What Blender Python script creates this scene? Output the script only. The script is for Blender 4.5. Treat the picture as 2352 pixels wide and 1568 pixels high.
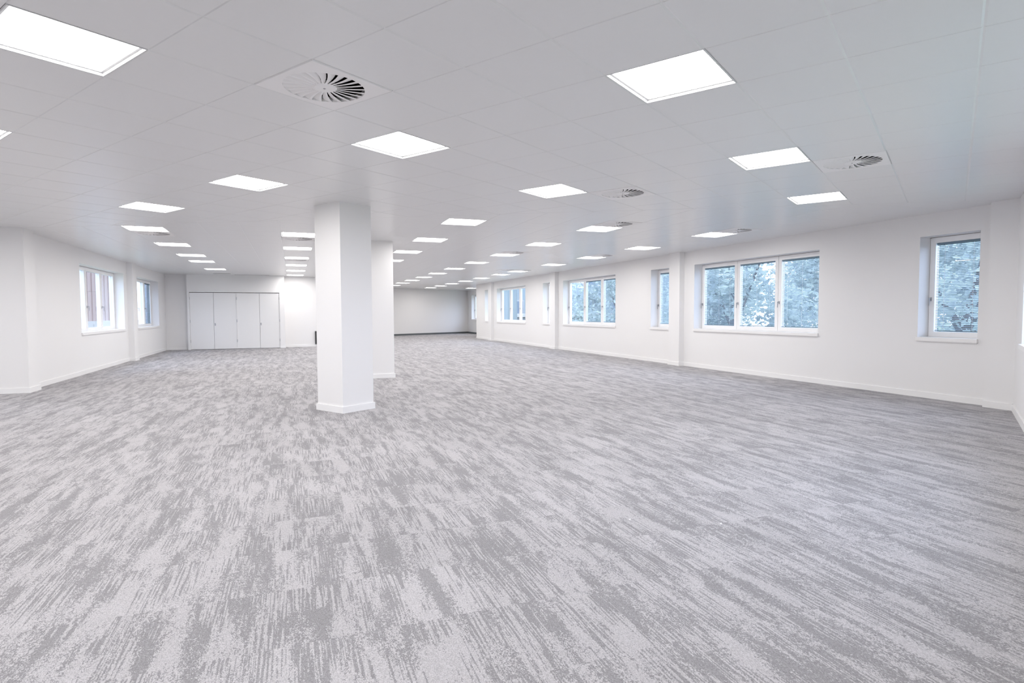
import bpy, math, random
from mathutils import Matrix, Vector
random.seed(7)
scene = bpy.context.scene
C = scene.collection
for o in list(bpy.data.objects):
    bpy.data.objects.remove(o)

# ------------------------------------------------------------------ camera
CAM_H, CEIL = 1.284, 2.703
FPX, PITCH, ROLL = 1364.8, 0.04832, 0.00421
sp, cp, sr, cr = math.sin(PITCH), math.cos(PITCH), math.sin(ROLL), math.cos(ROLL)
upv = Vector((0, sp, cp)); xv = Vector((1, 0, 0)); fwd = Vector((0, cp, -sp))
c_right = xv * cr - upv * sr
c_up = xv * sr + upv * cr
cam_data = bpy.data.cameras.new('camera')
cam = bpy.data.objects.new('camera', cam_data); C.objects.link(cam)
cam_data.sensor_width = 36.0
cam_data.lens = FPX * 36.0 / 2352.0
cam_data.clip_start = 0.05; cam_data.clip_end = 400
m = Matrix.Identity(4)
for i in range(3):
    m[i][0] = c_right[i]; m[i][1] = c_up[i]; m[i][2] = -fwd[i]
m[2][3] = CAM_H
cam.matrix_world = m
scene.camera = cam

# ------------------------------------------------------------------ world + exposure
PANEL = 23.2          # radiance of the LED panels
SKY = 6.0
w = bpy.data.worlds.new('overcast_sky'); scene.world = w; w.use_nodes = True
bg = w.node_tree.nodes['Background']
bg.inputs[0].default_value = (0.73, 0.83, 1.0, 1); bg.inputs[1].default_value = SKY
vs = scene.view_settings
vs.view_transform = 'Standard'; vs.look = 'None'; vs.exposure = 0.0; vs.gamma = 1.0; vs.use_curve_mapping = False
scene.cycles.max_bounces = 7; scene.cycles.diffuse_bounces = 4; scene.cycles.glossy_bounces = 3; scene.cycles.transparent_max_bounces = 8
scene.cycles.adaptive_threshold = 0.05

# ------------------------------------------------------------------ frames (the two wings meet at an angle)
FAR = math.radians(20.3)        # x = across the long wing, y = along it
NEAR = -0.63914                 # x, y of the wing the camera stands in
def to_world(fr, x, y):
    return (x * math.cos(fr) - y * math.sin(fr), x * math.sin(fr) + y * math.cos(fr))
def to_local(fr, X, Y):
    return (X * math.cos(fr) + Y * math.sin(fr), -X * math.sin(fr) + Y * math.cos(fr))
# mitre line between the wings, world: Y = MY0 + MK * X
MK, MY0 = -0.147, 8.62

# ------------------------------------------------------------------ materials
MATS = {}
def nodes(name):
    mt = bpy.data.materials.new(name); mt.use_nodes = True
    nt = mt.node_tree
    return mt, nt, nt.nodes['Principled BSDF']
def mat(name, col, rough=0.5, spec=0.5, metal=0.0, bump=0.0, bscale=200.0, var=0.0):
    mt, nt, b = nodes(name)
    b.inputs['Roughness'].default_value = rough
    b.inputs['Metallic'].default_value = metal
    b.inputs['Specular IOR Level'].default_value = spec
    tc = nt.nodes.new('ShaderNodeNewGeometry')
    n = nt.nodes.new('ShaderNodeTexNoise'); n.inputs['Scale'].default_value = bscale; n.inputs['Detail'].default_value = 2
    nt.links.new(tc.outputs['Position'], n.inputs['Vector'])
    mx = nt.nodes.new('ShaderNodeMix'); mx.data_type = 'RGBA'
    mx.inputs['A'].default_value = (col[0] * (1 - var), col[1] * (1 - var), col[2] * (1 - var), 1)
    mx.inputs['B'].default_value = (min(1, col[0] * (1 + var)), min(1, col[1] * (1 + var)), min(1, col[2] * (1 + var)), 1)
    nt.links.new(n.outputs['Fac'], mx.inputs['Factor'])
    nt.links.new(mx.outputs['Result'], b.inputs['Base Color'])
    if bump:
        bp = nt.nodes.new('ShaderNodeBump'); bp.inputs['Strength'].default_value = bump; bp.inputs['Distance'].default_value = 0.002
        nt.links.new(n.outputs['Fac'], bp.inputs['Height']); nt.links.new(bp.outputs['Normal'], b.inputs['Normal'])
    MATS[name] = mt
    return mt
mat('wall_paint', (0.885, 0.872, 0.868), 0.55, 0.3, bump=0.08, bscale=120, var=0.006)
mat('skirting_paint', (0.93, 0.92, 0.915), 0.35, 0.4)
mat('dark_skirting', (0.13, 0.145, 0.15), 0.5)
mat('ceiling_metal', (0.80, 0.795, 0.795), 0.28, 0.5, bump=0.02, bscale=30, var=0.01)
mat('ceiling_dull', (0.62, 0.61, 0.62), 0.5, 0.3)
mat('plenum', (0.5, 0.5, 0.5), 0.8)
mat('panel_trim', (0.62, 0.62, 0.63), 0.4)
mat('vent_white', (0.90, 0.88, 0.88), 0.42, 0.4)
mat('black_void', (0.006, 0.006, 0.007), 0.9, 0.1)
mat('screw_steel', (0.35, 0.35, 0.36), 0.35, 0.5, 0.9)
mat('upvc', (0.95, 0.94, 0.94), 0.28, 0.5)
mat('sill_board', (0.92, 0.905, 0.895), 0.35, 0.4)
mat('handle_grey', (0.42, 0.43, 0.46), 0.35, 0.5, 0.6)
mat('slat_blue', (0.17, 0.27, 0.37), 0.45, 0.4)
mat('slat_dark', (0.16, 0.24, 0.31), 0.45, 0.4)
mat('cord_white', (0.75, 0.80, 0.85), 0.6)
mat('door_paint', (0.87, 0.86, 0.855), 0.42, 0.4, bump=0.03, bscale=60)
mat('gasket', (0.10, 0.10, 0.11), 0.7)
mat('black_plastic', (0.012, 0.012, 0.013), 0.4)
mat('paper_scrap', (0.9, 0.9, 0.88), 0.7)
mat('bark', (0.10, 0.085, 0.075), 0.9, var=0.3, bscale=12)
mat('lawn', (0.16, 0.22, 0.12), 0.9, var=0.4, bscale=3)
mat('render_pink', (0.36, 0.25, 0.22), 0.7, var=0.03, bscale=4)
mat('render_white', (0.42, 0.40, 0.38), 0.7)
mat('cladding_blue', (0.14, 0.19, 0.24), 0.5)
mat('cladding_grey', (0.12, 0.14, 0.16), 0.6)
mat('cladding_pale', (0.24, 0.29, 0.30), 0.5)
mat('concrete', (0.45, 0.45, 0.45), 0.85, var=0.1, bscale=5)

def leaf_mat():
    mt, nt, b = nodes('leaves')
    oi = nt.nodes.new('ShaderNodeNewGeometry')
    n = nt.nodes.new('ShaderNodeTexNoise'); n.inputs['Scale'].default_value = 1.6; n.inputs['Detail'].default_value = 3
    nt.links.new(oi.outputs['Position'], n.inputs['Vector'])
    r = nt.nodes.new('ShaderNodeValToRGB')
    r.color_ramp.elements[0].position = 0.35; r.color_ramp.elements[0].color = (0.28, 0.34, 0.35, 1)
    r.color_ramp.elements[1].position = 0.68; r.color_ramp.elements[1].color = (0.62, 0.68, 0.62, 1)
    nt.links.new(n.outputs['Fac'], r.inputs['Fac']); nt.links.new(r.outputs['Color'], b.inputs['Base Color'])
    b.inputs['Roughness'].default_value = 0.5
    tl = nt.nodes.new('ShaderNodeBsdfTranslucent'); nt.links.new(r.outputs['Color'], tl.inputs['Color'])
    ms = nt.nodes.new('ShaderNodeMixShader'); ms.inputs[0].default_value = 0.45
    nt.links.new(b.outputs[0], ms.inputs[1]); nt.links.new(tl.outputs[0], ms.inputs[2])
    nt.links.new(ms.outputs[0], nt.nodes['Material Output'].inputs['Surface'])
    MATS['leaves'] = mt
leaf_mat()

def glass_mat():
    mt = bpy.data.materials.new('window_glass'); mt.use_nodes = True
    nt = mt.node_tree; nt.nodes.clear()
    out = nt.nodes.new('ShaderNodeOutputMaterial'); mix = nt.nodes.new('ShaderNodeMixShader')
    tr = nt.nodes.new('ShaderNodeBsdfTransparent'); tr.inputs[0].default_value = (0.90, 0.935, 1.0, 1)
    gl = nt.nodes.new('ShaderNodeBsdfGlossy'); gl.inputs['Roughness'].default_value = 0.02
    lw = nt.nodes.new('ShaderNodeLayerWeight')
    pw = nt.nodes.new('ShaderNodeMath'); pw.operation = 'POWER'; pw.inputs[1].default_value = 5.0
    fr = nt.nodes.new('ShaderNodeMath'); fr.operation = 'MULTIPLY_ADD'; fr.inputs[1].default_value = 0.9; fr.inputs[2].default_value = 0.04
    nt.links.new(lw.outputs['Facing'], pw.inputs[0]); nt.links.new(pw.outputs[0], fr.inputs[0])
    nt.links.new(fr.outputs[0], mix.inputs[0]); nt.links.new(tr.outputs[0], mix.inputs[1]); nt.links.new(gl.outputs[0], mix.inputs[2])
    nt.links.new(mix.outputs[0], out.inputs[0])
    MATS['glass'] = mt
glass_mat()

def emit_mat():
    mt = bpy.data.materials.new('led_diffuser'); mt.use_nodes = True
    nt = mt.node_tree; nt.nodes.clear()
    out = nt.nodes.new('ShaderNodeOutputMaterial'); e = nt.nodes.new('ShaderNodeEmission')
    e.inputs[0].default_value = (1.0, 0.980, 0.958, 1); e.inputs[1].default_value = PANEL
    nt.links.new(e.outputs[0], out.inputs[0]); MATS['led'] = mt
emit_mat()

TX0, TY0, TS = 0.30, 0.40, 0.5      # carpet tile lattice in the long wing's frame
def carpet_mat():
    mt, nt, b = nodes('carpet')
    N = nt.nodes; L = nt.links
    g = N.new('ShaderNodeNewGeometry')
    def vm(op, a, bvec=None):
        n = N.new('ShaderNodeVectorMath'); n.operation = op
        if isinstance(a, tuple): n.inputs[0].default_value = a
        else: L.new(a, n.inputs[0])
        if bvec is not None:
            if isinstance(bvec, tuple): n.inputs[1].default_value = bvec
            else: L.new(bvec, n.inputs[1])
        return n
    def ma(op, a, b_=None, c_=None):
        n = N.new('ShaderNodeMath'); n.operation = op
        for i, v in enumerate((a, b_, c_)):
            if v is None: continue
            if isinstance(v, (int, float)): n.inputs[i].default_value = v
            else: L.new(v, n.inputs[i])
        return n.outputs[0]
    pos = g.outputs['Position']
    x = vm('DOT_PRODUCT', pos, (math.cos(FAR), math.sin(FAR), 0)).outputs['Value']
    y = vm('DOT_PRODUCT', pos, (-math.sin(FAR), math.cos(FAR), 0)).outputs['Value']
    ix = ma('FLOOR', ma('DIVIDE', ma('SUBTRACT', x, TX0), TS)); iy = ma('FLOOR', ma('DIVIDE', ma('SUBTRACT', y, TY0), TS))
    cb = N.new('ShaderNodeCombineXYZ'); L.new(ix, cb.inputs[0]); L.new(iy, cb.inputs[1])
    wn = N.new('ShaderNodeTexWhiteNoise'); wn.noise_dimensions = '2D'; L.new(cb.outputs[0], wn.inputs['Vector'])
    off = vm('SCALE', wn.outputs['Color']); off.inputs['Scale'].default_value = 37.0
    # every tuft is one woven cell: sample the pattern once per cell, rows staggered
    row = ma('FLOOR', ma('DIVIDE', y, 0.0058))
    par = ma('MULTIPLY', ma('MODULO', row, 2.0), 0.0015)
    colm = ma('FLOOR', ma('DIVIDE', ma('ADD', x, par), 0.0030))
    cell = N.new('ShaderNodeCombineXYZ'); L.new(colm, cell.inputs[0]); L.new(row, cell.inputs[1])
    tw = N.new('ShaderNodeTexWhiteNoise'); tw.noise_dimensions = '2D'; L.new(cell.outputs[0], tw.inputs['Vector'])
    xy = N.new('ShaderNodeCombineXYZ'); L.new(ma('MULTIPLY', colm, 0.0030), xy.inputs[0]); L.new(ma('MULTIPLY', row, 0.0058), xy.inputs[1])
    raw = N.new('ShaderNodeCombineXYZ'); L.new(x, raw.inputs[0]); L.new(y, raw.inputs[1])
    p = vm('ADD', xy.outputs[0], off.outputs[0]).outputs[0]
    def noise(scx, scy, detail, rough=0.55, src=p):
        mp = vm('MULTIPLY', src, (scx, scy, 1.0))
        n = N.new('ShaderNodeTexNoise'); n.noise_dimensions = '2D'
        n.inputs['Scale'].default_value = 1.0; n.inputs['Detail'].default_value = detail; n.inputs['Roughness'].default_value = rough
        L.new(mp.outputs[0], n.inputs['Vector']); return n.outputs['Fac']
    blotch = noise(11.0, 2.2, 3.0)
    band = noise(7.0, 0.8, 2.0, src=xy.outputs[0])
    streak = noise(125.0, 3.4, 1.0, 0.5)
    fine = noise(60.0, 40.0, 2.0, 0.6)
    amp = noise(5.0, 2.6, 1.0)
    pile = noise(420.0, 240.0, 1.0, 0.5, src=raw.outputs[0])
    ampS = N.new('ShaderNodeMapRange'); ampS.inputs['From Min'].default_value = 0.46; ampS.inputs['From Max'].default_value = 0.57
    ampS.inputs['To Min'].default_value = 0.12; ampS.inputs['To Max'].default_value = 1.7; L.new(amp, ampS.inputs['Value'])
    v = ma('ADD', ma('MULTIPLY', ma('SUBTRACT', blotch, 0.5), 0.80), ma('MULTIPLY', ma('SUBTRACT', band, 0.5), 0.55))
    v = ma('ADD', v, ma('MULTIPLY', ma('SUBTRACT', streak, 0.5), ampS.outputs[0]))
    v = ma('ADD', v, ma('MULTIPLY', ma('SUBTRACT', fine, 0.5), 0.45))
    v = ma('ADD', v, ma('MULTIPLY', ma('SUBTRACT', tw.outputs['Value'], 0.5), 0.20))
    rp = N.new('ShaderNodeMapRange'); rp.interpolation_type = 'SMOOTHSTEP'
    rp.inputs['From Min'].default_value = -0.09; rp.inputs['From Max'].default_value = 0.07; L.new(v, rp.inputs['Value'])
    mx = N.new('ShaderNodeMix'); mx.data_type = 'RGBA'
    mx.inputs['A'].default_value = (0.300, 0.292, 0.302, 1); mx.inputs['B'].default_value = (0.476, 0.460, 0.474, 1)
    L.new(rp.outputs[0], mx.inputs['Factor'])
    tone = ma('ADD', ma('MULTIPLY', wn.outputs['Value'], 0.10), 0.95)
    pl = ma('ADD', ma('MULTIPLY', ma('ADD', ma('MULTIPLY', ma('SUBTRACT', pile, 0.5), 0.5), ma('MULTIPLY', ma('SUBTRACT', tw.outputs['Value'], 0.5), 0.34)), 1.0), 1.0)
    sc = N.new('ShaderNodeVectorMath'); sc.operation = 'SCALE'
    L.new(mx.outputs['Result'], sc.inputs[0]); L.new(ma('MULTIPLY', tone, pl), sc.inputs['Scale'])
    L.new(sc.outputs[0], b.inputs['Base Color'])
    b.inputs['Roughness'].default_value = 0.95; b.inputs['Specular IOR Level'].default_value = 0.15
    bp = N.new('ShaderNodeBump'); bp.inputs['Strength'].default_value = 0.35; bp.inputs['Distance'].default_value = 0.003
    L.new(pile, bp.inputs['Height']); L.new(bp.outputs['Normal'], b.inputs['Normal'])
    MATS['carpet'] = mt
carpet_mat()

# ------------------------------------------------------------------ mesh helpers
class MB:
    def __init__(s): s.v = []; s.f = []; s.smooth = False
    def poly(s, pts):
        i = len(s.v); s.v += [tuple(p) for p in pts]; s.f.append(tuple(range(i, i + len(pts)))); return s
    def box(s, x0, x1, y0, y1, z0, z1):
        x0, x1 = min(x0, x1), max(x0, x1); y0, y1 = min(y0, y1), max(y0, y1); z0, z1 = min(z0, z1), max(z0, z1)
        i = len(s.v)
        s.v += [(x0, y0, z0), (x1, y0, z0), (x1, y1, z0), (x0, y1, z0), (x0, y0, z1), (x1, y0, z1), (x1, y1, z1), (x0, y1, z1)]
        s.f += [(i, i + 3, i + 2, i + 1), (i + 4, i + 5, i + 6, i + 7), (i, i + 1, i + 5, i + 4), (i + 1, i + 2, i + 6, i + 5), (i + 2, i + 3, i + 7, i + 6), (i + 3, i, i + 4, i + 7)]
        return s
    def prism(s, pts, z0, z1):              # pts counter-clockwise from above
        n = len(pts); i = len(s.v)
        s.v += [(p[0], p[1], z0) for p in pts] + [(p[0], p[1], z1) for p in pts]
        s.f.append(tuple(i + k for k in reversed(range(n)))); s.f.append(tuple(i + n + k for k in range(n)))
        for k in range(n):
            s.f.append((i + k, i + (k + 1) % n, i + n + (k + 1) % n, i + n + k))
        return s
    def tube(s, a, b, r0, r1, n=10):
        a = Vector(a); b = Vector(b); d = (b - a).normalized()
        u = d.orthogonal().normalized(); v2 = d.cross(u); i = len(s.v)
        for c, r in ((a, r0), (b, r1)):
            for k in range(n):
                t = 2 * math.pi * k / n; q = c + (u * math.cos(t) + v2 * math.sin(t)) * r; s.v.append(tuple(q))
        for k in range(n): s.f.append((i + k, i + (k + 1) % n, i + n + (k + 1) % n, i + n + k))
        s.f.append(tuple(i + k for k in reversed(range(n)))); s.f.append(tuple(i + n + k for k in range(n)))
        return s
    def mesh(s, name, mt):
        me = bpy.data.meshes.new(name); me.from_pydata(s.v, [], s.f); me.update()
        if mt: me.materials.append(MATS[mt])
        if s.smooth:
            for p in me.polygons: p.use_smooth = True
        return me
def link(name, me, parent=None, loc=(0, 0, 0), rz=0.0):
    o = bpy.data.objects.new(name, me); C.objects.link(o)
    o.location = loc; o.rotation_euler = (0, 0, rz)
    if parent: o.parent = parent
    return o
def part(name, mb, mt, parent, loc=(0, 0, 0), rz=0.0): return link(name, mb.mesh(name, mt), parent, loc, rz)
def tag(o, label, cat, group=None, kind=None):
    o['label'] = label; o['category'] = cat
    if group: o['group'] = group
    if kind: o['kind'] = kind
    return o
def empty(name, loc, rz=0.0):
    o = bpy.data.objects.new(name, None); C.objects.link(o); o.location = loc; o.rotation_euler = (0, 0, rz); o.empty_display_size = 0.1
    return o
def copy_tree(o, parent=None):
    c = o.copy(); C.objects.link(c); c.parent = parent
    for ch in list(o.children): copy_tree(ch, c)
    return c
def struct(name, mb, mt, label, cat, fr=0.0):
    return tag(link(name, mb.mesh(name, mt), rz=fr), label, cat, kind='structure')

def clip(poly, a, b_, c):                    # keep a*x + b*y <= c
    out = []
    for i in range(len(poly)):
        p, q = poly[i], poly[(i + 1) % len(poly)]
        dp, dq = a * p[0] + b_ * p[1] - c, a * q[0] + b_ * q[1] - c
        if dp <= 1e-9: out.append(p)
        if (dp < -1e-9 and dq > 1e-9) or (dp > 1e-9 and dq < -1e-9):
            t = dp / (dp - dq); out.append((p[0] + (q[0] - p[0]) * t, p[1] + (q[1] - p[1]) * t))
    return out
def area(p): return 0.5 * abs(sum(p[i][0] * p[(i + 1) % len(p)][1] - p[(i + 1) % len(p)][0] * p[i][1] for i in range(len(p)))) if len(p) > 2 else 0.0
def clip_convex(poly, conv):                 # conv counter-clockwise
    for i in range(len(conv)):
        p, q = conv[i], conv[(i + 1) % len(conv)]
        a, b_ = (q[1] - p[1]), -(q[0] - p[0])
        poly = clip(poly, a, b_, a * p[0] + b_ * p[1])
        if len(poly) < 3: return []
    return poly
def project(X, Y, Z):
    d = Vector((X, Y, Z - CAM_H)); f = d.dot(fwd)
    if f < 0.15: return None
    return (1176 + FPX * d.dot(c_right) / f, 784 - FPX * d.dot(c_up) / f)
def shown_area(wpoly, z):                    # area in the photograph, cut to the frame
    pts = [project(X, Y, z) for X, Y in wpoly]
    if any(p is None for p in pts): return 0.0
    if sum(pts[i][0] * pts[(i + 1) % len(pts)][1] - pts[(i + 1) % len(pts)][0] * pts[i][1] for i in range(len(pts))) < 0: pts = pts[::-1]
    return area(clip_convex(pts, [(0, 0), (2352, 0), (2352, 1568), (0, 1568)]))

# ------------------------------------------------------------------ plan (convex pieces of the room, world)
def W(fr, pts): return [to_world(fr, *p) for p in pts]
NX0, NX1, NYB = -12.43, 0.64, -6.0           # near wing
EL, ER = -4.22, 8.79                          # long wing wall faces
D_END, D_BACK, E_CORE = 28.96, 24.40, 1.0
MN = (-MK, 1.0)                               # mitre normal: points beyond have  -MK*X + Y > MY0
def mitre_side(poly, far):
    return clip(poly, MK, -1.0, -MY0) if far else clip(poly, -MK, 1.0, MY0)
near_poly = mitre_side(W(NEAR, [(NX0, NYB), (NX1, NYB), (NX1, 14), (NX0, 14)]), False)
farA = mitre_side(W(FAR, [(EL, 0), (ER, 0), (ER, D_BACK), (EL, D_BACK)]), True)
farB = W(FAR, [(E_CORE, D_BACK), (ER, D_BACK), (ER, D_END), (E_CORE, D_END)])
far_wall_pts = [(1.0, 31.80), (5.45, 34.0), (10.5, 36.50)]
farC = W(FAR, [(E_CORE, D_END), (10.5, D_END), (10.5, 36.50), (E_CORE, 31.80)])
ROOM = [near_poly, farA, farB, farC]

def grow(poly, wd):                          # convex polygon with every edge moved outward
    n = len(poly); ln = []
    for i in range(n):
        p, q = poly[i], poly[(i + 1) % n]; dx, dy = q[0] - p[0], q[1] - p[1]; l = math.hypot(dx, dy)
        ln.append((p[0] + dy / l * wd, p[1] - dx / l * wd, dx / l, dy / l))
    out = []
    for i in range(n):
        x1, y1, ux_, uy_ = ln[i]; x0, y0, vx, vy = ln[i - 1]; det = ux_ * vy - uy_ * vx
        t = ((x0 - x1) * vy - (y0 - y1) * vx) / det; out.append((x1 + ux_ * t, y1 + uy_ * t))
    return out
FOOT = [grow(p_, 0.34) for p_ in ROOM]

# ------------------------------------------------------------------ floor
fl = MB()
for p_ in FOOT: fl.prism(p_, -0.30, -0.008)
floor = struct('floor', fl, 'concrete', 'floor covered wall to wall with mottled grey carpet tiles', 'floor')
ctile = MB()
h = TS / 2 - 0.00002
ctile.v = [(-h, -h, -0.008), (h, -h, -0.008), (h, h, -0.008), (-h, h, -0.008), (-h, -h, -0.0003), (h, -h, -0.0003), (h, h, -0.0003), (-h, h, -0.0003)]
k = h - 0.0004
ctile.v += [(-k, -k, 0), (k, -k, 0), (k, k, 0), (-k, k, 0)]
ctile.f = [(0, 1, 5, 4), (1, 2, 6, 5), (2, 3, 7, 6), (3, 0, 4, 7), (4, 5, 9, 8), (5, 6, 10, 9), (6, 7, 11, 10), (7, 4, 8, 11), (8, 9, 10, 11)]
ctile_me = ctile.mesh('carpet_tile', 'carpet')
cands = []
for i in range(-40, 40):
    for j in range(-30, 76):
        x0, y0 = TX0 + i * TS, TY0 + j * TS
        wp = W(FAR, [(x0, y0), (x0 + TS, y0), (x0 + TS, y0 + TS), (x0, y0 + TS)])
        pcs = [q for q in (clip_convex(wp, R_) for R_ in ROOM) if area(q) > 1e-4]
        a = sum(area(q) for q in pcs)
        if a < 1e-3: continue
        whole = a > TS * TS - 1e-4
        cands.append((sum(shown_area(q, 0) for q in pcs), whole, x0, y0, wp, pcs))
cands.sort(key=lambda t: -t[0])
rest = MB()
for n, (sa, whole, x0, y0, wp, pcs) in enumerate(cands):
    if n < 300:
        cx, cy = to_world(FAR, x0 + TS / 2, y0 + TS / 2)
        if whole: link('carpet_tile', ctile_me, floor, (cx, cy, 0), FAR)
        else:
            mb = MB()
            for q in pcs: mb.prism([(p[0] - cx, p[1] - cy) for p in q], -0.008, 0)
            part('carpet_tile', mb, 'carpet', floor, (cx, cy, 0))
    else:
        for q in ([wp] if whole else pcs): rest.prism(q, -0.008, 0)
part('distant_carpet_tiles', rest, 'carpet', floor)['kind'] = 'stuff'

# ------------------------------------------------------------------ ceiling
ce = MB()
for p_ in FOOT: ce.prism(p_, CEIL + 0.25, CEIL + 0.45)
ceiling = struct('ceiling', ce, 'plenum', 'suspended ceiling of white square metal tiles', 'ceiling')
CT = 0.6
NGX, NGY = -1.1176, 1.4606                    # near lattice: x = NGX - .6 b, y = NGY + .6 a
FGX, FGY = -2.55, 8.78                        # far lattice
near_lights = [(a, b_) for a in (-9, -5, -1, 3, 7, 11) for b_ in (0, 4, 8, 12, 16)]
near_vents = [(1, 3), (8, 3), (8, -1)]
far_cols = {'L': -2.55, 'R': -0.15, 'A': 2.25, 'B': 4.65, 'C': 7.05, 'D': 9.45}
far_rows = {'L': [11.18, 13.58, 15.98, 17.78, 20.78], 'R': [11.18, 13.58, 15.98, 18.38, 20.78, 23.18],
            'A': [8.78 + 2.4 * q for q in range(10)], 'B': [8.78 + 2.4 * q for q in range(10)],
            'C': [8.78, 11.18, 13.58, 15.98, 18.98, 20.78, 23.18, 25.58, 27.98, 30.38, 32.78], 'D': [32.78]}
far_vents = [(4.65, 8.18), (7.05, 8.18), (-2.55, 11.78), (-0.15, 11.78), (-0.15, 16.58), (4.65, 12.98), (7.05, 12.98), (7.05, 18.38), (6.45, 18.38)]

def tile_poly_mesh(poly, wmap, dep=0.0045):
    """bevelled metal tile: lower face inset along every edge, chamfer rising to the joint"""
    n = len(poly); ins = []
    lines = []
    for i in range(n):
        p, q = poly[i], poly[(i + 1) % n]
        dx, dy = q[0] - p[0], q[1] - p[1]; l = math.hypot(dx, dy)
        if l < 1e-6: continue
        nx, ny = -dy / l, dx / l                                  # inward for ccw
        wd = wmap(dx / l, dy / l)
        lines.append((p[0] + nx * wd, p[1] + ny * wd, dx / l, dy / l, p))
    n = len(lines)
    top = []
    for i in range(n):
        x1, y1, ux, uy, p = lines[i]; x0, y0, vx, vy, _ = lines[i - 1]
        det = ux * vy - uy * vx
        if abs(det) < 1e-6: ins.append((x1, y1))
        else:
            t = ((x0 - x1) * vy - (y0 - y1) * vx) / det
            ins.append((x1 + ux * t, y1 + uy * t))
        top.append(p)
    mb = MB()
    mb.v = [(p[0], p[1], 0) for p in ins] + [(p[0], p[1], dep) for p in top]
    mb.f = [tuple(reversed(range(n)))] + [(i, i + n, (i + 1) % n + n, (i + 1) % n) for i in range(n)]
    mb.f = [mb.f[0]] + [tuple(reversed(f)) for f in mb.f[1:]]
    return mb
def wm(dx, dy): return 0.011 if abs(dy) > 0.99 else (0.0045 if abs(dx) > 0.99 else 0.008)
def wmf(dx, dy): return 0.006 if abs(dy) > 0.99 else (0.003 if abs(dx) > 0.99 else 0.007)
sq = [(-CT / 2, -CT / 2), (CT / 2, -CT / 2), (CT / 2, CT / 2), (-CT / 2, CT / 2)]
tile_me = tile_poly_mesh(sq, wm).mesh('ceiling_tile', 'ceiling_metal')
far_me = tile_poly_mesh(sq, wmf, 0.0022).mesh('ceiling_tile', 'ceiling_metal')
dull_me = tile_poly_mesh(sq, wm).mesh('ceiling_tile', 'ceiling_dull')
tcand = []
def collect(fr, x0, y0, wings, skip, tone=None):
    wp = W(fr, [(x0, y0), (x0 + CT, y0), (x0 + CT, y0 + CT), (x0, y0 + CT)])
    pcs = [q for q in (clip_convex(wp, R_) for R_ in wings) if area(q) > 2e-4]
    a = sum(area(q) for q in pcs)
    if a < 1e-3: return None
    whole = a > CT * CT - 1e-4
    if skip and whole: return True
    tcand.append((sum(shown_area(q, CEIL) for q in pcs), whole, fr, x0, y0, pcs, tone))
    return False
light_spots = []; vent_spots = []
for a in range(-16, 22):
    for b_ in range(-6, 24):
        x0, y0 = NGX - CT * (b_ + 1), NGY + CT * a
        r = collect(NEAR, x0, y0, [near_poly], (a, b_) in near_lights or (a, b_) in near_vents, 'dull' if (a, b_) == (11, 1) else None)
        if r is True:
            (vent_spots if (a, b_) in near_vents else light_spots).append((NEAR, x0, y0, 'N', (a, b_)))
skips = {}
for cn, xs in far_cols.items():
    for y in far_rows[cn]: skips[(round((xs - FGX) / CT), round((y - FGY) / CT))] = ('light', cn)
for x, y in far_vents: skips[(round((x - FGX) / CT), round((y - FGY) / CT))] = ('vent', '')
for i in range(-4, 23):
    for j in range(-12, 48):
        x0, y0 = FGX + CT * i, FGY + CT * j
        s = skips.get((i, j))
        r = collect(FAR, x0, y0, [farA, farB, farC], s is not None)
        if r is True:
            if s[0] == 'light': light_spots.append((FAR, x0, y0, s[1], (i, j)))
            else: vent_spots.append((FAR, x0, y0, 'F', (i, j)))
tcand.sort(key=lambda t: -t[0])
rest = MB()
for n, (sa, whole, fr, x0, y0, pcs, tone) in enumerate(tcand):
    cx, cy = to_world(fr, x0 + CT / 2, y0 + CT / 2)
    if n < 300:
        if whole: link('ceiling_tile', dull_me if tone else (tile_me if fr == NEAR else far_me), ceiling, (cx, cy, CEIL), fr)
        else:
            mb = MB()
            for q in pcs:
                t = tile_poly_mesh([to_local(fr, p[0] - cx, p[1] - cy) for p in q], *((wm, 0.0045) if fr == NEAR else (wmf, 0.0022)))
                o_ = len(mb.v); mb.v += t.v; mb.f += [tuple(o_ + i for i in f) for f in t.f]
            part('ceiling_tile', mb, 'ceiling_metal', ceiling, (cx, cy, CEIL), fr)
    else:
        for q in pcs:
            t = tile_poly_mesh([to_local(fr, *p) for p in q], *((wm, 0.0045) if fr == NEAR else (wmf, 0.0022)))
            o_ = len(rest.v)
            rest.v += [to_world(fr, v[0], v[1]) + (v[2] + CEIL,) for v in t.v]; rest.f += [tuple(o_ + i for i in f) for f in t.f]
part('distant_ceiling_tiles', rest, 'ceiling_metal', ceiling)['kind'] = 'stuff'

# ------------------------------------------------------------------ walls
def wall_boxes(mb, axis_face, out, y0, y1, openings, z1=CEIL + 0.25):
    """wall in the y direction between x = axis_face and x = out, with window openings (ya, yb, za, zb)"""
    ys = sorted(openings); cur = y0
    for ya, yb, za, zb in ys:
        mb.box(axis_face, out, cur, ya, 0, z1)
        mb.box(axis_face, out, ya, yb, 0, za); mb.box(axis_face, out, ya, yb, zb, z1)
        cur = yb
    mb.box(axis_face, out, cur, y1, 0, z1)
ZS, ZH = 0.89, 2.38
BAY = 7.13
right_single = [(5.42 + BAY * q, 6.24 + BAY * q) for q in range(4)]
right_single[0] = (5.41, 6.24); right_single[1] = (12.49, 13.31); right_single[2] = (19.60, 20.42); right_single[3] = (26.70, 27.52)
right_triple = [(8.04, 11.53), (15.12, 18.66), (22.20, 25.72)]
PIL_R = [(4.60, 5.21), (11.90, 12.32), (19.04, 19.48), (26.15, 26.60)]
PIL_L = [(11.90, 12.33), (18.95, 19.37)]
PF = 8.65; PFL = -4.08
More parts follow.
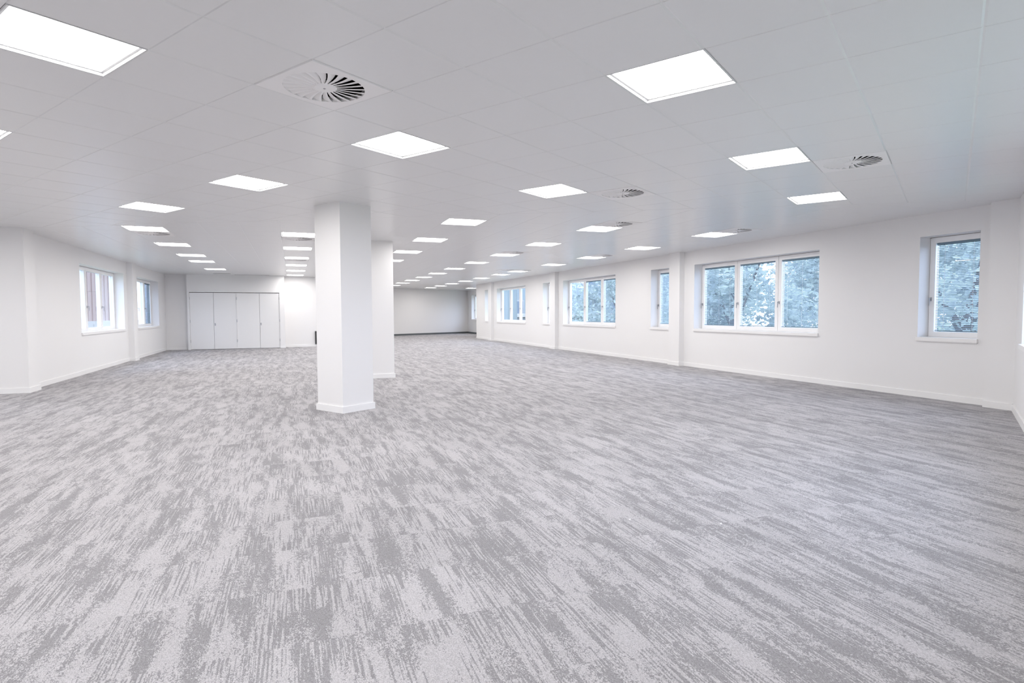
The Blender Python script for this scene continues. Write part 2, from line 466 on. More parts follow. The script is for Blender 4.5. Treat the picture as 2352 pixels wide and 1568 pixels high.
wr = MB(); wall_boxes(wr, ER, ER + 0.34, 4.55, D_END, [(a, b_, ZS, ZH) for a, b_ in right_single + right_triple])
for a, b_ in PIL_R: wr.box(PF, ER, a, b_, 0, CEIL + 0.05)
struct('wall_right', wr, 'wall_paint', 'long white wall with shallow pilasters and windows with venetian blinds', 'wall', FAR)
left_triple = [(15.10, 18.63), (20.10, 23.05)]
wl = MB(); wall_boxes(wl, EL, EL - 0.34, 11.90, 24.9, [(a, b_, ZS, ZH) for a, b_ in left_triple])
for a, b_ in PIL_L: wl.box(PFL, EL, a, b_, 0, CEIL + 0.05)
struct('wall_left', wl, 'wall_paint', 'white wall with two unshaded windows running toward the cupboard doors', 'wall', FAR)
wb = MB()
CF = 23.98                                    # cupboard front
wb.box(EL, -3.51, 24.20, 24.9, 0, CEIL + 0.25)
wb.box(-0.25, E_CORE, D_BACK, 24.9, 0, CEIL + 0.25)
wb.box(-3.51, -3.43, CF, 24.9, 0, CEIL + 0.25); wb.box(-0.43, -0.25, CF, 24.9, 0, CEIL + 0.25)
wb.box(-3.43, -0.43, CF, 24.9, 2.07, CEIL + 0.25); wb.box(-3.43, -0.43, 24.5, 24.9, 0, 2.07)
struct('wall_back', wb, 'wall_paint', 'white end wall with a built-in run of cupboard doors', 'wall', FAR)
wc = MB(); wc.box(E_CORE - 0.3, E_CORE, 24.9, 32.2, 0, CEIL + 0.25)
struct('wall_core', wc, 'wall_paint', 'white side wall behind the columns leading to the far end wall', 'wall', FAR)
wf = MB()
(ax, ay), (bx_, by_) = far_wall_pts[0], far_wall_pts[2]
dl = math.hypot(bx_ - ax, by_ - ay); ux, uy = (bx_ - ax) / dl, (by_ - ay) / dl
a0 = (ax - ux * 0.4, ay - uy * 0.4); b0 = (bx_ + ux * 0.5, by_ + uy * 0.5)
wf.prism([a0, b0, (b0[0] - uy * 0.3, b0[1] + ux * 0.3), (a0[0] - uy * 0.3, a0[1] + ux * 0.3)], 0, CEIL + 0.25)
struct('wall_far', wf, 'wall_paint', 'slanting grey-white wall closing the far end of the room', 'wall', FAR)
wfs = MB(); wall_boxes(wfs, 10.5, 10.84, D_END - 0.3, 36.5, [(34.10, 35.60, ZS, ZH)])
wfs.box(ER + 0.34, 10.5, D_END - 0.3, D_END, 0, CEIL + 0.25)
struct('wall_far_side', wfs, 'wall_paint', 'set-back white wall with one window beside the far end wall', 'wall', FAR)
wo = MB(); wo.box(ER + 0.345, 10.84, D_END - 0.34, D_END - 0.305, 0.0, CEIL + 0.25); wo.box(10.845, 10.88, D_END - 0.34, 34.0, 0.0, CEIL + 0.25)
struct('wall_outside', wo, 'cladding_pale', 'pale blue-grey outer cladding seen through the window before the set-back', 'wall', FAR)
wnr = MB(); wall_boxes(wnr, NX1, NX1 + 0.34, NYB, 10.25, [(8.22, 9.06, ZS, ZH), (3.0, 6.5, ZS, ZH), (-4.0, -0.5, ZS, ZH)])
struct('wall_near_right', wnr, 'wall_paint', 'white window wall turning away from the corner pilaster', 'wall', NEAR)
wnl = MB(); wall_boxes(wnl, NX0, NX0 - 0.34, NYB, 2.80, [(-2.5, 1.0, ZS, ZH)])
struct('wall_near_left', wnl, 'wall_paint', 'white wall around the corner from the unshaded windows', 'wall', NEAR)
wnb = MB(); wnb.box(NX0 - 0.34, NX1 + 0.34, NYB - 0.3, NYB, 0, CEIL + 0.25)
struct('wall_near_back', wnb, 'wall_paint', 'plain white end wall opposite the cupboards', 'wall', NEAR)

# skirting boards
SH, ST = 0.085, 0.016
def skirt_run(mb, face, sgn, y0, y1, pils, pface, gap=0.0):
    """boards along a wall in y; sgn = direction into the room along x"""
    cur = y0
    for a, b_ in pils:
        if a - ST > cur: mb.box(face, face + sgn * ST, cur, a - ST, 0, SH)
        mb.box(face, pface + sgn * ST, a - ST, a, 0, SH); mb.box(face, pface + sgn * ST, b_, b_ + ST, 0, SH)
        mb.box(pface, pface + sgn * ST, a, b_, 0, SH)
        cur = b_ + ST
    if y1 > cur: mb.box(face, face + sgn * ST, cur, y1, 0, SH)
sk = MB(); skirt_run(sk, ER, -1, 4.80, D_END, [(4.80, 5.21)] + PIL_R[1:], PF)
struct('baseboard_right', sk, 'skirting_paint', 'white skirting board along the long wall with blinds', 'skirting', FAR)
sk = MB(); skirt_run(sk, EL, 1, 12.33, 24.2, PIL_L, PFL); sk.box(-4.54, EL, 11.90 - ST, 11.90, 0, SH)
struct('baseboard_left', sk, 'skirting_paint', 'white skirting board along the wall with unshaded windows', 'skirting', FAR)
sk = MB(); sk.box(-0.25, E_CORE, D_BACK - ST, D_BACK, 0, SH); sk.box(-0.25, -0.25 + ST, CF, D_BACK, 0, SH); sk.box(-0.43, -0.25 + ST, CF - ST, CF, 0, SH)
struct('baseboard_back', sk, 'skirting_paint', 'short white skirting board beside the cupboard doors', 'skirting', FAR)
sk = MB(); sk.box(EL + ST, -3.51, 24.2 - ST, 24.2, 0, SH)
struct('baseboard_recess', sk, 'skirting_paint', 'short skirting board in the shaded recess beside the cupboards', 'skirting', FAR)
sk = MB(); a0 = (ax + ux * 0.3, ay + uy * 0.3); b0 = (bx_ - ux * 0.0, by_)
sk.prism([(a0[0] + uy * ST, a0[1] - ux * ST), (b0[0] + uy * ST, b0[1] - ux * ST), b0, a0], 0, 0.10)
sk.box(10.5 - ST, 10.5, D_END, 36.45, 0, 0.10)
struct('baseboard_far', sk, 'dark_skirting', 'dark grey skirting board at the foot of the far end walls', 'skirting', FAR)
sk = MB(); sk.box(NX1 - ST, NX1, NYB, 9.93, 0, SH)
struct('baseboard_near_right', sk, 'skirting_paint', 'white skirting board turning the corner past the last pilaster', 'skirting', NEAR)

# ------------------------------------------------------------------ columns
def column(x0, x1, y0, y1, fr, label):
    X, Y = to_world(fr, (x0 + x1) / 2, (y0 + y1) / 2)
    t = empty('column', (X, Y, 0), fr); tag(t, label, 'column', kind='structure')
    hx, hy = (x1 - x0) / 2, (y1 - y0) / 2
    part('shaft', MB().box(-hx, hx, -hy, hy, 0, CEIL + 0.004), 'wall_paint', t)
    part('skirting_board', MB().box(-hx - ST, hx + ST, -hy - ST, -hy, 0, SH), 'skirting_paint', t)
    part('skirting_board', MB().box(-hx - ST, hx + ST, hy, hy + ST, 0, SH), 'skirting_paint', t)
    part('skirting_board', MB().box(-hx - ST, -hx, -hy, hy, 0, SH), 'skirting_paint', t)
    part('skirting_board', MB().box(hx, hx + ST, -hy, hy, 0, SH), 'skirting_paint', t)
    return t
nx, ny = to_local(NEAR, -2.176, 7.593)
column(nx - 0.53, nx, ny, ny + 0.50, NEAR, 'free-standing white square column set corner-on, nearer the corner pilaster')
column(1.40, 1.90, 11.91, 12.41, FAR, 'free-standing white square column in line with the windowed wall, behind the corner-on column')

# ------------------------------------------------------------------ windows
SILL_Z = 0.84
def ring(mb, x0, x1, y0, y1, z0, z1, wd):
    mb.box(x0, x1, y0, y0 + wd, z0, z1); mb.box(x0, x1, y1 - wd, y1, z0, z1)
    mb.box(x0, x1, y0 + wd, y1 - wd, z0, z0 + wd); mb.box(x0, x1, y0 + wd, y1 - wd, z1 - wd, z1)
HANDLE = None
def make_window(num, fr, face, s, ya, yb, npane, label, hi_handle=True, handles=True):
    """s = outward direction along x; returns the glass rectangles for the blinds"""
    X, Y = to_world(fr, face, (ya + yb) / 2)
    t = empty('window_%d' % num, (X, Y, SILL_Z), fr); tag(t, label, 'window', kind='structure')
    hw = (yb - ya) / 2; z0, z1 = ZS - SILL_Z, ZH - SILL_Z
    f0, f1 = 0.245 * s, 0.325 * s
    mb = MB(); ring(mb, f0, f1, -hw, hw, z0, z1, 0.03)
    pw = (2 * hw - 0.03) / npane
    for q in range(1, npane):
        yc = -hw + 0.015 + pw * q; mb.box(f0, f1, yc - 0.013, yc + 0.013, z0 + 0.03, z1 - 0.03)
    part('window_frame', mb, 'upvc', t)
    mb = MB()                                  # dark rebate lines between frame and sashes
    for q in range(npane + 1):
        yc = -hw + 0.015 + pw * q; mb.box(f0 - 0.0015 * s, f0, max(-hw + 0.004, yc - 0.014), min(hw - 0.004, yc + 0.014), z0 + 0.02, z1 - 0.02)
    mb.box(f0 - 0.0015 * s, f0, -hw + 0.02, hw - 0.02, z1 - 0.02, z1 - 0.006)
    part('gasket', mb, 'gasket', t)
    rects = []
    for q in range(npane):
        y0, y1 = -hw + 0.015 + pw * q + (0.004 if q else -0.010), -hw + 0.015 + pw * (q + 1) - (0.004 if q < npane - 1 else -0.010)
        g0, g1 = 0.222 * s, 0.300 * s
        mb = MB(); ring(mb, g0, g1, y0, y1, z0 + 0.008, z1 - 0.010, 0.078)
        sash = part('sash', mb, 'upvc', t)
        gy0, gy1, gz0, gz1 = y0 + 0.078, y1 - 0.078, z0 + 0.086, z1 - 0.088
        part('pane', MB().box(0.262 * s, 0.266 * s, gy0, gy1, gz0, gz1), 'glass', sash)
        if handles:
            yh = (y1 - 0.03) if hi_handle else (y0 + 0.03)
            zc = 0.62; hb = MB()
            hb.box(g0 - 0.008 * s, g0, yh - 0.011, yh + 0.011, zc - 0.028, zc + 0.028)
            hb.tube((g0 - 0.008 * s, yh, zc + 0.010), (g0 - 0.042 * s, yh, zc + 0.010), 0.008, 0.008, 8)
            hb.tube((g0 - 0.042 * s, yh, zc + 0.020), (g0 - 0.046 * s, yh, zc - 0.095), 0.009, 0.006, 8)
            part('handle', hb, 'handle_grey', sash)
        rects.append((gy0, gy1, gz0 + SILL_Z, gz1 + SILL_Z))
    mb = MB(); mb.box(-0.001 * s, 0.222 * s, -hw, hw, 0.0505, 0.057)
    mb.box(-0.030 * s, -0.001 * s, -hw - 0.012, hw + 0.012, 0.002, 0.057); mb.box(-0.012 * s, -0.001 * s, -hw, hw, -0.012, 0.002)
    part('sill', mb, 'sill_board', t)
    return t, [((a + (ya + yb) / 2), (b_ + (ya + yb) / 2), za, zb) for a, b_, za, zb in rects]
SLAT_P = 0.0235
def make_blind(fr, face, s, rect, label, group=None, tilt=28, cut=0.0, mt='slat_blue'):
    y0, y1, z0, z1 = rect; yc = (y0 + y1) / 2; hw = (y1 - y0) / 2 - 0.012
    xc = face + 0.242 * s
    X, Y = to_world(fr, xc, yc)
    t = empty('venetian_blind', (X, Y, z0), fr); tag(t, label, 'blind', group)
    H = z1 - z0
    part('headrail', MB().box(-0.013, 0.013, -hw, hw, H - 0.030, H - 0.002), 'slat_dark', t)
    part('bottom_rail', MB().box(-0.011, 0.011, -hw, hw, 0.004 + cut, 0.020 + cut), 'slat_dark', t)
    a = math.radians(tilt) * s
    sl = MB(); wd = 0.0105; th = 0.0006
    for (px, pz) in ((-1, 0), (0, 1), (1, 0)):
        pass
    prof = []
    for q in (-1, 0, 1):
        lx, lz = q * wd, (0.0022 if q == 0 else 0.0)
        prof.append((lx * math.cos(a) - lz * math.sin(a), lx * math.sin(a) + lz * math.cos(a)))
    for y in (-hw, hw):
        for (px, pz) in prof: sl.v.append((px, y, pz))
        for (px, pz) in prof: sl.v.append((px, y, pz - th))
    sl.f = [(0, 1, 7, 6), (1, 2, 8, 7), (3, 9, 10, 4), (4, 10, 11, 5), (0, 6, 9, 3), (2, 5, 11, 8)]
    me = sl.mesh('slat', mt)
    z = 0.034 + cut
    while z < H - 0.036:
        link('slat', me, t, (0, 0, z)); z += SLAT_P
    for yy in (-hw * 0.62, hw * 0.62) if hw < 0.45 else (-hw * 0.72, 0.0, hw * 0.72):
        part('ladder_cord', MB().box(-0.0125, -0.0115, yy - 0.002, yy + 0.002, 0.02 + cut, H - 0.03), 'cord_white', t)
    return t

w1, r1 = make_window(1, FAR, ER, 1, *right_single[0], 1, 'single window with a let-down blind next to the corner pilaster')
w2, r2 = make_window(2, FAR, ER, 1, *right_triple[0], 3, 'three-sash window with blinds between the corner pilaster and the next pilaster')
w3, r3 = make_window(3, FAR, ER, 1, *right_single[1], 1, 'narrow single window half hidden by the second pilaster from the corner')
w4, r4 = make_window(4, FAR, ER, 1, *right_triple[1], 3, 'three-sash window between the second and third pilasters from the corner')
w5, r5 = make_window(5, FAR, ER, 1, *right_single[2], 1, 'narrow single window tucked behind the third pilaster from the corner')
w6, r6 = make_window(6, FAR, ER, 1, *right_triple[2], 3, 'three-sash window between the third and fourth pilasters from the corner')
w7, r7 = make_window(7, FAR, ER, 1, *right_single[3], 1, 'narrow single window tucked behind the fourth pilaster from the corner')
w8, r8 = make_window(8, FAR, EL, -1, *left_triple[0], 3, 'three-sash window without blinds looking out on a pink building', hi_handle=False)
w9, r9 = make_window(9, FAR, EL, -1, *left_triple[1], 3, 'window with one grey blind let down, close to the cupboard recess', hi_handle=False)
w10, r10 = make_window(10, FAR, 10.5, 1, 34.10, 35.60, 2, 'window in the set-back wall beside the far end wall')
w11, r11 = make_window(11, NEAR, NX1, 1, 8.22, 9.06, 1, 'window around the corner from the corner pilaster')
w12, r12 = make_window(12, NEAR, NX1, 1, 3.0, 6.5, 3, 'three-sash window in the wall around the corner pilaster')
w13, r13 = make_window(13, NEAR, NX1, 1, -4.0, -0.5, 3, 'three-sash window at the plain end of the wall around the corner')
w14, r14 = make_window(14, NEAR, NX0, -1, -2.5, 1.0, 3, 'three-sash window in the wall around the corner from the unshaded windows', hi_handle=False)
make_blind(FAR, ER, 1, r1[0], 'blue-grey venetian blind in the single window by the corner pilaster')
for q, nm in zip((2, 1, 0), ('sash farthest from the corner pilaster', 'middle sash', 'sash closest to the corner pilaster')):
    make_blind(FAR, ER, 1, r2[q], 'blue-grey venetian blind in the %s of the widest window' % nm, tilt=(24 if q == 1 else 28))
make_blind(FAR, ER, 1, r3[0], 'blue-grey venetian blind in the narrow window behind the second pilaster')
make_blind(FAR, ER, 1, r4[0], 'venetian blind in the sash next to the second pilaster, middle three-sash window', tilt=18)
make_blind(FAR, ER, 1, r4[1], 'venetian blind in the centre sash of the middle three-sash window', tilt=12)
make_blind(FAR, EL, -1, r9[2], 'closed grey venetian blind in the window near the cupboard recess', tilt=70, mt='slat_blue')

# ------------------------------------------------------------------ cupboard doors
edges = [-3.43, -2.655, -1.895, -1.12, -0.43]
ENDN = ['hinged beside the shaded recess', 'with a lock, meeting the door beside the recess', 'hinged at the middle post', 'with a lock, hinged at the end beside the plain wall']
for q in range(4):
    a, b_ = edges[q] + 0.004, edges[q + 1] - 0.004
    X, Y = to_world(FAR, (a + b_) / 2, CF + 0.012)
    d = empty('door_%d' % (q + 1), (X, Y, 0), FAR)
    tag(d, 'pale flush cupboard door ' + ENDN[q], 'door', kind='structure')
    hw = (b_ - a) / 2
    part('leaf', MB().box(-hw, hw, 0, 0.044, 0.012, 2.052), 'door_paint', d)
    hs = -1 if q % 2 == 0 else 1
    if q % 2 == 1:
        hx = -hw + 0.035
        lk = MB(); lk.box(hx - 0.016, hx + 0.016, -0.012, 0, 0.86, 0.95); lk.tube((hx, -0.012, 0.905), (hx, -0.03, 0.905), 0.011, 0.009, 10)
        part('lock', lk, 'handle_grey', d)
    for z in (0.25, 0.98, 1.80):
        part('hinge', MB().tube((hs * (hw - 0.002), -0.006, z), (hs * (hw - 0.002), -0.006, z + 0.10), 0.006, 0.006, 8), 'handle_grey', d)
tr = MB(); A = 0.055
for (x0, x1) in ((-3.43 - A, -3.43), (-0.43, -0.43 + A)): tr.box(x0, x1, CF - 0.014, CF, 0, 2.07 + A)
tr.box(-3.43, -0.43, CF - 0.014, CF, 2.07, 2.07 + A); tr.box(-1.895 - 0.003, -1.895 + 0.003, CF - 0.002, CF + 0.01, 0, 2.06)
struct('trim_1', tr, 'door_paint', 'slim painted frame around the run of cupboard doors', 'door frame', FAR)

# ------------------------------------------------------------------ ceiling lights
def make_light():
    t = empty('ceiling_light', (0, 0, 0))
    q = CT / 2 - 0.001
    fr_ = MB()
    # bevelled tray edge rising to the diffuser
    rings = [(q, 0.004), (q - 0.003, 0.0), (q - 0.006, 0.0), (q - 0.010, 0.016), (q - 0.024, 0.016), (q - 0.025, 0.020)]
    for r, z in rings: fr_.v += [(-r, -r, z), (r, -r, z), (r, r, z), (-r, r, z)]
    for k_ in range(len(rings) - 1):
        for i in range(4):
            a, b_ = k_ * 4 + i, k_ * 4 + (i + 1) % 4; fr_.f.append((a, a + 4, b_ + 4, b_))
    part('frame', fr_, 'panel_trim', t)
    g = q - 0.0245
    part('diffuser', MB().poly([(-g, -g, 0.0185), (-g, g, 0.0185), (g, g, 0.0185), (g, -g, 0.0185)]), 'led', t)
    part('housing', MB().box(-q + 0.02, q - 0.02, -q + 0.02, q - 0.02, 0.022, 0.07), 'panel_trim', t)
    return t
VSET = {(s[0], round(s[1], 2), round(s[2], 2)) for s in vent_spots}
ORD = ['first', 'second', 'third', 'fourth', 'fifth', 'sixth', 'seventh', 'eighth', 'ninth', 'tenth', 'eleventh', 'twelfth']
ROWS = {'L': 'the row along the unshaded windows', 'R': 'the row to the plain wall', 'A': 'the row close to the two columns',
        'B': 'the row midway between columns and blinds', 'C': 'the row nearest the wall with blinds', 'D': 'the set-back far corner'}
count = {}
light_spots.sort(key=lambda t_: (t_[3], t_[4][1] if t_[3] == 'N' else t_[1], -t_[2] if t_[3] == 'N' else t_[2]))
proto = None
for fr, x0, y0, row, idx in light_spots:
    near_v = any(f == fr and abs(vx - x0) < 0.05 and abs(abs(vy - y0) - CT) < 0.05 or f == fr and abs(vy - y0) < 0.05 and abs(abs(vx - x0) - CT) < 0.05 for f, vx, vy in VSET)
    if proto is None: proto = o = make_light()
    else: o = copy_tree(proto)
    X, Y = to_world(fr, x0 + CT / 2, y0 + CT / 2)
    o.location = (X, Y, CEIL); o.rotation_euler = (0, 0, fr)
    rk = (row, idx[1]) if row == 'N' else (row, 0)
    n_ = count.get(rk, 0); count[rk] = n_ + 1
    if row == 'N': lab = '%s lit ceiling panel back from the seam, %s row from the corner-pilaster wall' % (ORD[n_], ORD[idx[1] // 4])
    elif row == 'D': lab = 'lit square ceiling panel in the set-back corner by the far end wall'
    else: lab = '%s lit ceiling panel past the seam in %s' % (ORD[n_], ROWS[row])
    tag(o, lab, 'ceiling light', 'lit square ceiling panels')

# ------------------------------------------------------------------ swirl vents
def make_vent():
    t = empty('swirl_vent', (0, 0, 0))
    q = CT / 2 - 0.002; R = 0.248; n = 64
    mb = MB()
    for k_ in range(n):
        th = 2 * math.pi * k_ / n; c, s = math.cos(th), math.sin(th)
        sc = (q - 0.006) / max(abs(c), abs(s)); so = q / max(abs(c), abs(s))
        mb.v += [(R * c, R * s, 0.03), (R * c, R * s, -0.003), (sc * c, sc * s, -0.003), (so * c, so * s, 0.008)]
    for k_ in range(n):
        a, b_ = 4 * k_, 4 * ((k_ + 1) % n)
        for i in range(3): mb.f.append((a + i, a + i + 1, b_ + i + 1, b_ + i))
    part('plate', mb, 'vent_white', t)
    bw = MB(); i0 = 0
    for z, r in ((0.03, R), (0.15, R * 0.97)):
        for k_ in range(n): bw.v.append((r * math.cos(2 * math.pi * k_ / n), r * math.sin(2 * math.pi * k_ / n), z))
    for k_ in range(n): bw.f.append((k_, (k_ + 1) % n, n + (k_ + 1) % n, n + k_))
    bw.f.append(tuple(n + k_ for k_ in range(n)))
    part('plenum_bowl', bw, 'black_void', t)
    hb = MB(); hn = 40
    for r, z in ((0.0, -0.006), (0.062, -0.006), (0.076, -0.001), (0.076, 0.02)):
        if r == 0.0: hb.v.append((0, 0, z))
        else:
            for k_ in range(hn): hb.v.append((r * math.cos(2 * math.pi * k_ / hn), r * math.sin(2 * math.pi * k_ / hn), z))
    for k_ in range(hn): hb.f.append((0, 1 + (k_ + 1) % hn, 1 + k_))
    for rr in range(2):
        o_ = 1 + rr * hn
        for k_ in range(hn): hb.f.append((o_ + k_, o_ + (k_ + 1) % hn, o_ + hn + (k_ + 1) % hn, o_ + hn + k_))
    hub = part('hub', hb, 'vent_white', t)
    part('screw', MB().tube((0, 0, -0.006), (0, 0, -0.0085), 0.008, 0.006, 12), 'screw_steel', hub)
    nb = 24; bl = MB(); seg = 5
    for k_ in range(seg + 1):
        f = k_ / seg; r = 0.070 + (R - 0.070) * f
        bow = 0.007 * math.sin(math.pi * f)
        w0 = 0.008 + 0.009 * f
        y = bow - w0 / 2
        lean = 0.009 + 0.028 * f; ht = 0.35 * lean
        # lip, then fin leaning counter-clockwise seen from above
        bl.v += [(r, y, -0.0015), (r, y + w0, -0.0015), (r, y + w0 + lean, ht), (r, y + w0 + lean - 0.0012, ht + 0.0012), (r, y + w0 - 0.002, 0.0005), (r, y, 0.0005)]
    for k_ in range(seg):
        a = 6 * k_
        for i in range(6): bl.f.append((a + i, a + (i + 1) % 6, a + 6 + (i + 1) % 6, a + 6 + i))
    bme = bl.mesh('blade', 'vent_white')
    for k_ in range(nb): link('blade', bme, t, (0, 0, 0), 2 * math.pi * k_ / nb)
    return t
VLAB = {('N', (1, 3)): 'round swirl vent in a square plate, standing alone among plain ceiling tiles',
        ('N', (8, 3)): 'round swirl vent in a white square plate, corner to corner with a lit panel',
        ('N', (8, -1)): 'round swirl vent beside the lit panel closest to the corner pilaster',
        (4.65, 8.18): 'round swirl vent touching the first lit panel past the ceiling seam, midway row',
        (7.05, 8.18): 'round swirl vent touching the first lit panel past the ceiling seam, row by the blinds',
        (-2.55, 11.78): 'round swirl vent touching a lit panel in the row along the unshaded windows',
        (-0.15, 11.78): 'round swirl vent touching the first lit panel of the row to the plain wall',
        (-0.15, 16.58): 'round swirl vent touching the third lit panel of the row to the plain wall',
        (4.65, 12.98): 'round swirl vent touching the third lit panel past the seam, midway row',
        (7.05, 12.98): 'round swirl vent touching the third lit panel past the seam, row by the blinds',
        (7.05, 18.38): 'round swirl vent touching the fifth lit panel past the seam, row by the blinds',
        (6.45, 18.38): 'round swirl vent beside another vent above the third pilaster from the corner'}
vproto = None
for fr, x0, y0, row, idx in vent_spots:
    if vproto is None: vproto = o = make_vent()
    else: o = copy_tree(vproto)
    X, Y = to_world(fr, x0 + CT / 2, y0 + CT / 2)
    o.location = (X, Y, CEIL); o.rotation_euler = (0, 0, fr)
    key = ('N', idx) if row == 'N' else min((kk for kk in VLAB if kk[0] != 'N'), key=lambda kk: abs(kk[0] - x0) + abs(kk[1] - y0))
    tag(o, VLAB[key], 'air vent', 'round swirl vents')

# linear slot vents above the cupboards
def slot_vent(x0, x1, y0, y1, label):
    X, Y = to_world(FAR, (x0 + x1) / 2, (y0 + y1) / 2)
    t = empty('slot_vent', (X, Y, CEIL - 0.008), FAR); tag(t, label, 'air vent', 'slot vents')
    hx, hy = (x1 - x0) / 2, (y1 - y0) / 2
    mb = MB(); mb.box(-hx, hx, -hy, -hy + 0.012, 0, 0.008); mb.box(-hx, hx, hy - 0.012, hy, 0, 0.008)
    mb.box(-hx, -hx + 0.012, -hy + 0.012, hy - 0.012, 0, 0.008); mb.box(hx - 0.012, hx, -hy + 0.012, hy - 0.012, 0, 0.008)
    part('frame', mb, 'vent_white', t)
    part('slot', MB().box(-hx + 0.012, hx - 0.012, -hy + 0.012, hy - 0.012, 0.004, 0.0078), 'black_void', t)
    part('deflector', MB().box(-hx + 0.012, hx - 0.012, -0.006, 0.006, 0.0005, 0.004), 'vent_white', t)
slot_vent(-2.55, -1.97, 22.98, 23.22, 'short dark slot vent in the ceiling before the cupboards')
slot_vent(-1.93, -0.73, 23.62, 23.84, 'long dark slot vent in the ceiling right above the cupboards')

# ------------------------------------------------------------------ small things
X, Y = to_world(FAR, 0.92, D_BACK)
t = empty('wall_box', (X, Y, 0.10), FAR); tag(t, 'slim black box on the plain wall, mostly hidden by the corner-on column', 'box')
part('casing', MB().box(-0.085, 0.075, -0.07, 0, 0.0, 0.50), 'black_plastic', t)
part('lid', MB().box(-0.080, 0.070, -0.078, -0.07, 0.01, 0.49), 'black_plastic', t)
def scrap(px, py, label, s):
    # a pixel on the carpet
    d = fwd + c_right * ((px - 1176) / FPX) + c_up * (-(py - 784) / FPX)
    tt = -CAM_H / d.z; X, Y = d.x * tt, d.y * tt
    mb = MB(); mb.v = [(-s, -s * 0.3, 0.0005), (s * 0.2, -s * 0.5, 0.001), (s, s * 0.2, 0.004), (-s * 0.3, s * 0.5, 0.0035),
                       (-s, -s * 0.3, 0.0013), (s * 0.2, -s * 0.5, 0.0018), (s, s * 0.2, 0.0048), (-s * 0.3, s * 0.5, 0.0043)]
    mb.f = [(3, 2, 1, 0), (4, 5, 6, 7), (0, 1, 5, 4), (1, 2, 6, 5), (2, 3, 7, 6), (3, 0, 4, 7)]
    o = link('litter_scrap', mb.mesh('litter_scrap', 'paper_scrap'), None, (X, Y, 0), 0.5)
    tag(o, label, 'litter')
scrap(1447, 1193, 'tiny curled white scrap lying on a dark streak of carpet', 0.008)
scrap(1656, 1203, 'tiny flat white scrap lying on a pale patch of carpet', 0.009)

# ------------------------------------------------------------------ outside
GZ = -3.4
g = MB(); g.prism([(-150, -120), (150, -120), (150, 180), (-150, 180)], GZ - 0.3, GZ)
struct('ground', g, 'lawn', 'green ground outside below the windows', 'ground')
def crown_mesh(seed, n, rx, rz):
    rnd = random.Random(seed); mb = MB(); blobs = []
    for _ in range(26):
        th = rnd.uniform(0, 2 * math.pi); ph = math.acos(rnd.uniform(-0.9, 1)); rr = rnd.uniform(0.45, 0.95)
        blobs.append((rx * rr * math.sin(ph) * math.cos(th), rx * rr * math.sin(ph) * math.sin(th), rz * rr * math.cos(ph), rnd.uniform(0.28, 0.45) * rx))
    for _ in range(n):
        b_ = rnd.choice(blobs); th = rnd.uniform(0, 2 * math.pi); cz = rnd.uniform(-1, 1); r = b_[3] * rnd.random() ** 0.33; s_ = math.sqrt(1 - cz * cz)
        p = Vector((b_[0] + r * s_ * math.cos(th), b_[1] + r * s_ * math.sin(th), b_[2] + r * cz))
        u = Vector((rnd.uniform(-1, 1), rnd.uniform(-1, 1), rnd.uniform(-0.6, 0.6))).normalized(); v = u.orthogonal().normalized()
        v.rotate(Matrix.Rotation(rnd.uniform(0, 6.28), 3, u)); L_ = rnd.uniform(0.10, 0.20)
        mb.poly([p - u * L_, p + v * L_ * 0.45, p + u * L_, p - v * L_ * 0.45])
    return mb.mesh('crown', 'leaves')
crowns = [crown_mesh(11, 5200, 3.0, 3.6), crown_mesh(23, 5200, 3.4, 3.2)]
def tree(fr, x, y, hgt, kind, label, sc=1.0):
    X, Y = to_world(fr, x, y)
    t = empty('tree', (X, Y, GZ), random.uniform(0, 6.28)); tag(t, label, 'tree', 'trees outside the wall with blinds')
    mb = MB(); mb.tube((0, 0, 0), (0.1, 0.05, hgt * 0.55), 0.26, 0.16, 10)
    mb.tube((0.1, 0.05, hgt * 0.52), (1.2, 0.5, hgt * 0.8), 0.12, 0.04, 8); mb.tube((0.1, 0.05, hgt * 0.5), (-1.1, 0.7, hgt * 0.78), 0.11, 0.04, 8)
    mb.tube((0.1, 0.05, hgt * 0.54), (0.0, -1.0, hgt * 0.9), 0.10, 0.03, 8)
    part('trunk', mb, 'bark', t)
    o = link('crown', crowns[kind], t, (0, 0, hgt * 0.66)); o.scale = (sc, sc, sc)
for x, y, hh, kd, sc in ((17.5, 11.0, 7.8, 1, 0.95), (17.5, 20.2, 7.6, 0, 0.95), (17.5, 29.2, 7.0, 1, 0.9), (27.5, 14.6, 9, 1, 1.05), (27.5, 24.6, 8.6, 0, 1.05), (27.5, 34.6, 8.4, 1, 1.05), (38.5, 24, 10, 0, 1.1), (38.5, 34.8, 10, 1, 1.1), (38.5, 45.6, 9.5, 0, 1.1)):
    tree(FAR, x, y, hh, kd, 'leafy tree in the row closest to the windows with blinds' if x < 20 else ('leafy tree in the middle row outside the windows with blinds' if x < 30 else 'tall leafy tree in the last row outside the windows with blinds'), sc)

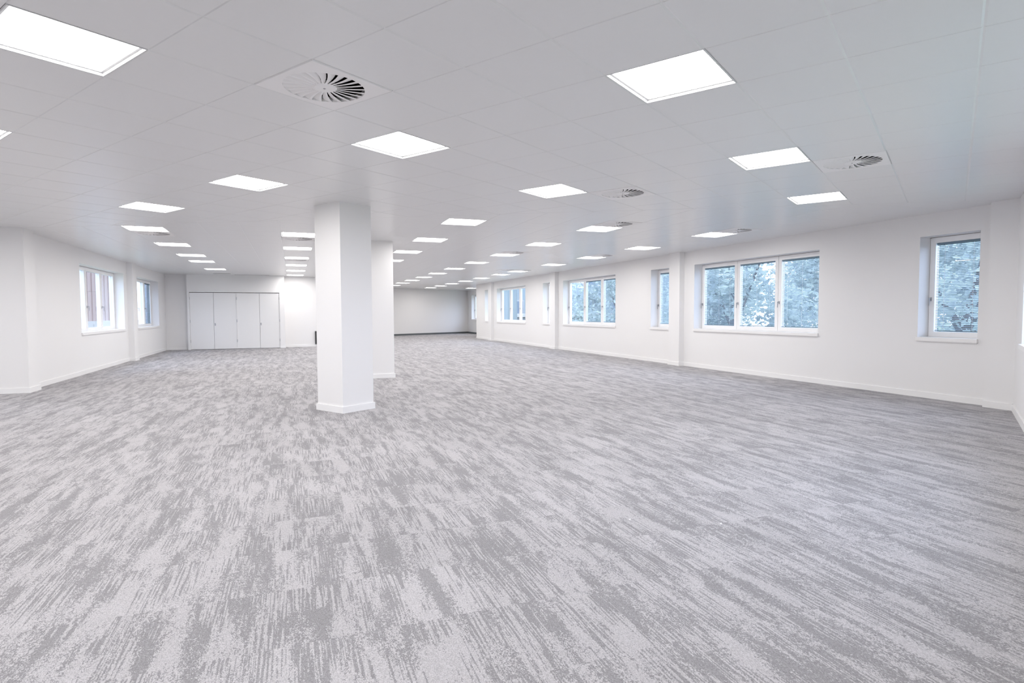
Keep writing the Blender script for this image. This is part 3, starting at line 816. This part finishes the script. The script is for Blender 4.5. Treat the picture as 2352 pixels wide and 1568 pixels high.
def building(fr, x0, x1, y0, y1, z1, wall, label, face, nwin, rows, zrow):
    X, Y = to_world(fr, (x0 + x1) / 2, (y0 + y1) / 2)
    t = empty('building', (X, Y, GZ), fr); tag(t, label, 'building')
    hx, hy = (x1 - x0) / 2, (y1 - y0) / 2; H = z1 - GZ
    part('wall', MB().box(-hx, hx, -hy, hy, 0, H), wall, t)
    part('roof', MB().box(-hx - 0.2, hx + 0.2, -hy - 0.2, hy + 0.2, H, H + 0.25), 'render_white', t)
    for r in range(rows):
        for q in range(nwin):
            if face in ('+x', '-x'):
                yy = -hy + (q + 0.5) * 2 * hy / nwin; ww = hy / nwin * 0.55; xx = hx if face == '+x' else -hx; sg = 1 if face == '+x' else -1
                wn = part('window', MB().box(xx, xx + 0.06 * sg, yy - ww, yy + ww, zrow + 3 * r, zrow + 3 * r + 1.5), 'render_white', t)
                part('pane', MB().box(xx + 0.06 * sg, xx + 0.075 * sg, yy - ww + 0.1, yy + ww - 0.1, zrow + 3 * r + 0.1, zrow + 3 * r + 1.4), 'cladding_blue', wn)
            else:
                xx = -hx + (q + 0.5) * 2 * hx / nwin; ww = hx / nwin * 0.55
                wn = part('window', MB().box(xx - ww, xx + ww, -hy - 0.06, -hy, zrow + 3 * r, zrow + 3 * r + 1.5), 'render_white', t)
                part('pane', MB().box(xx - ww + 0.1, xx + ww - 0.1, -hy - 0.075, -hy - 0.06, zrow + 3 * r + 0.1, zrow + 3 * r + 1.4), 'cladding_blue', wn)
    return t, hx, hy
# pink clad building across from the unshaded windows
t, hx, hy = building(FAR, -20.0, -11.0, 18.0, 52.0, 9.0, 'render_pink', 'pink clad building outside the unshaded windows', '+x', 0, 0, 1.0)
for q in range(40):
    yy = -hy + 0.4 + q * 0.85
    part('cladding_rib', MB().box(hx, hx + 0.05, yy - 0.04, yy + 0.04, 4.3, 12.2), 'render_pink', t)
part('white_band', MB().box(hx, hx + 0.12, -hy, hy, 3.75, 4.30), 'render_white', t)
part('blue_band', MB().box(hx, hx + 0.06, -hy, hy, 2.9, 3.75), 'cladding_blue', t)
part('base_band', MB().box(hx, hx + 0.12, -hy, hy, 2.2, 2.9), 'render_white', t)
building(FAR, 17.0, 29.0, 43.0, 50.0, 0.95, 'cladding_grey', 'low blue-grey building seen through the fourth window bay', 'y', 7, 1, 1.6)
building(FAR, 14.0, 40.0, 54.0, 64.0, 8.6, 'cladding_pale', 'tall pale blue building behind the low blue-grey one', 'y', 10, 3, 1.4)
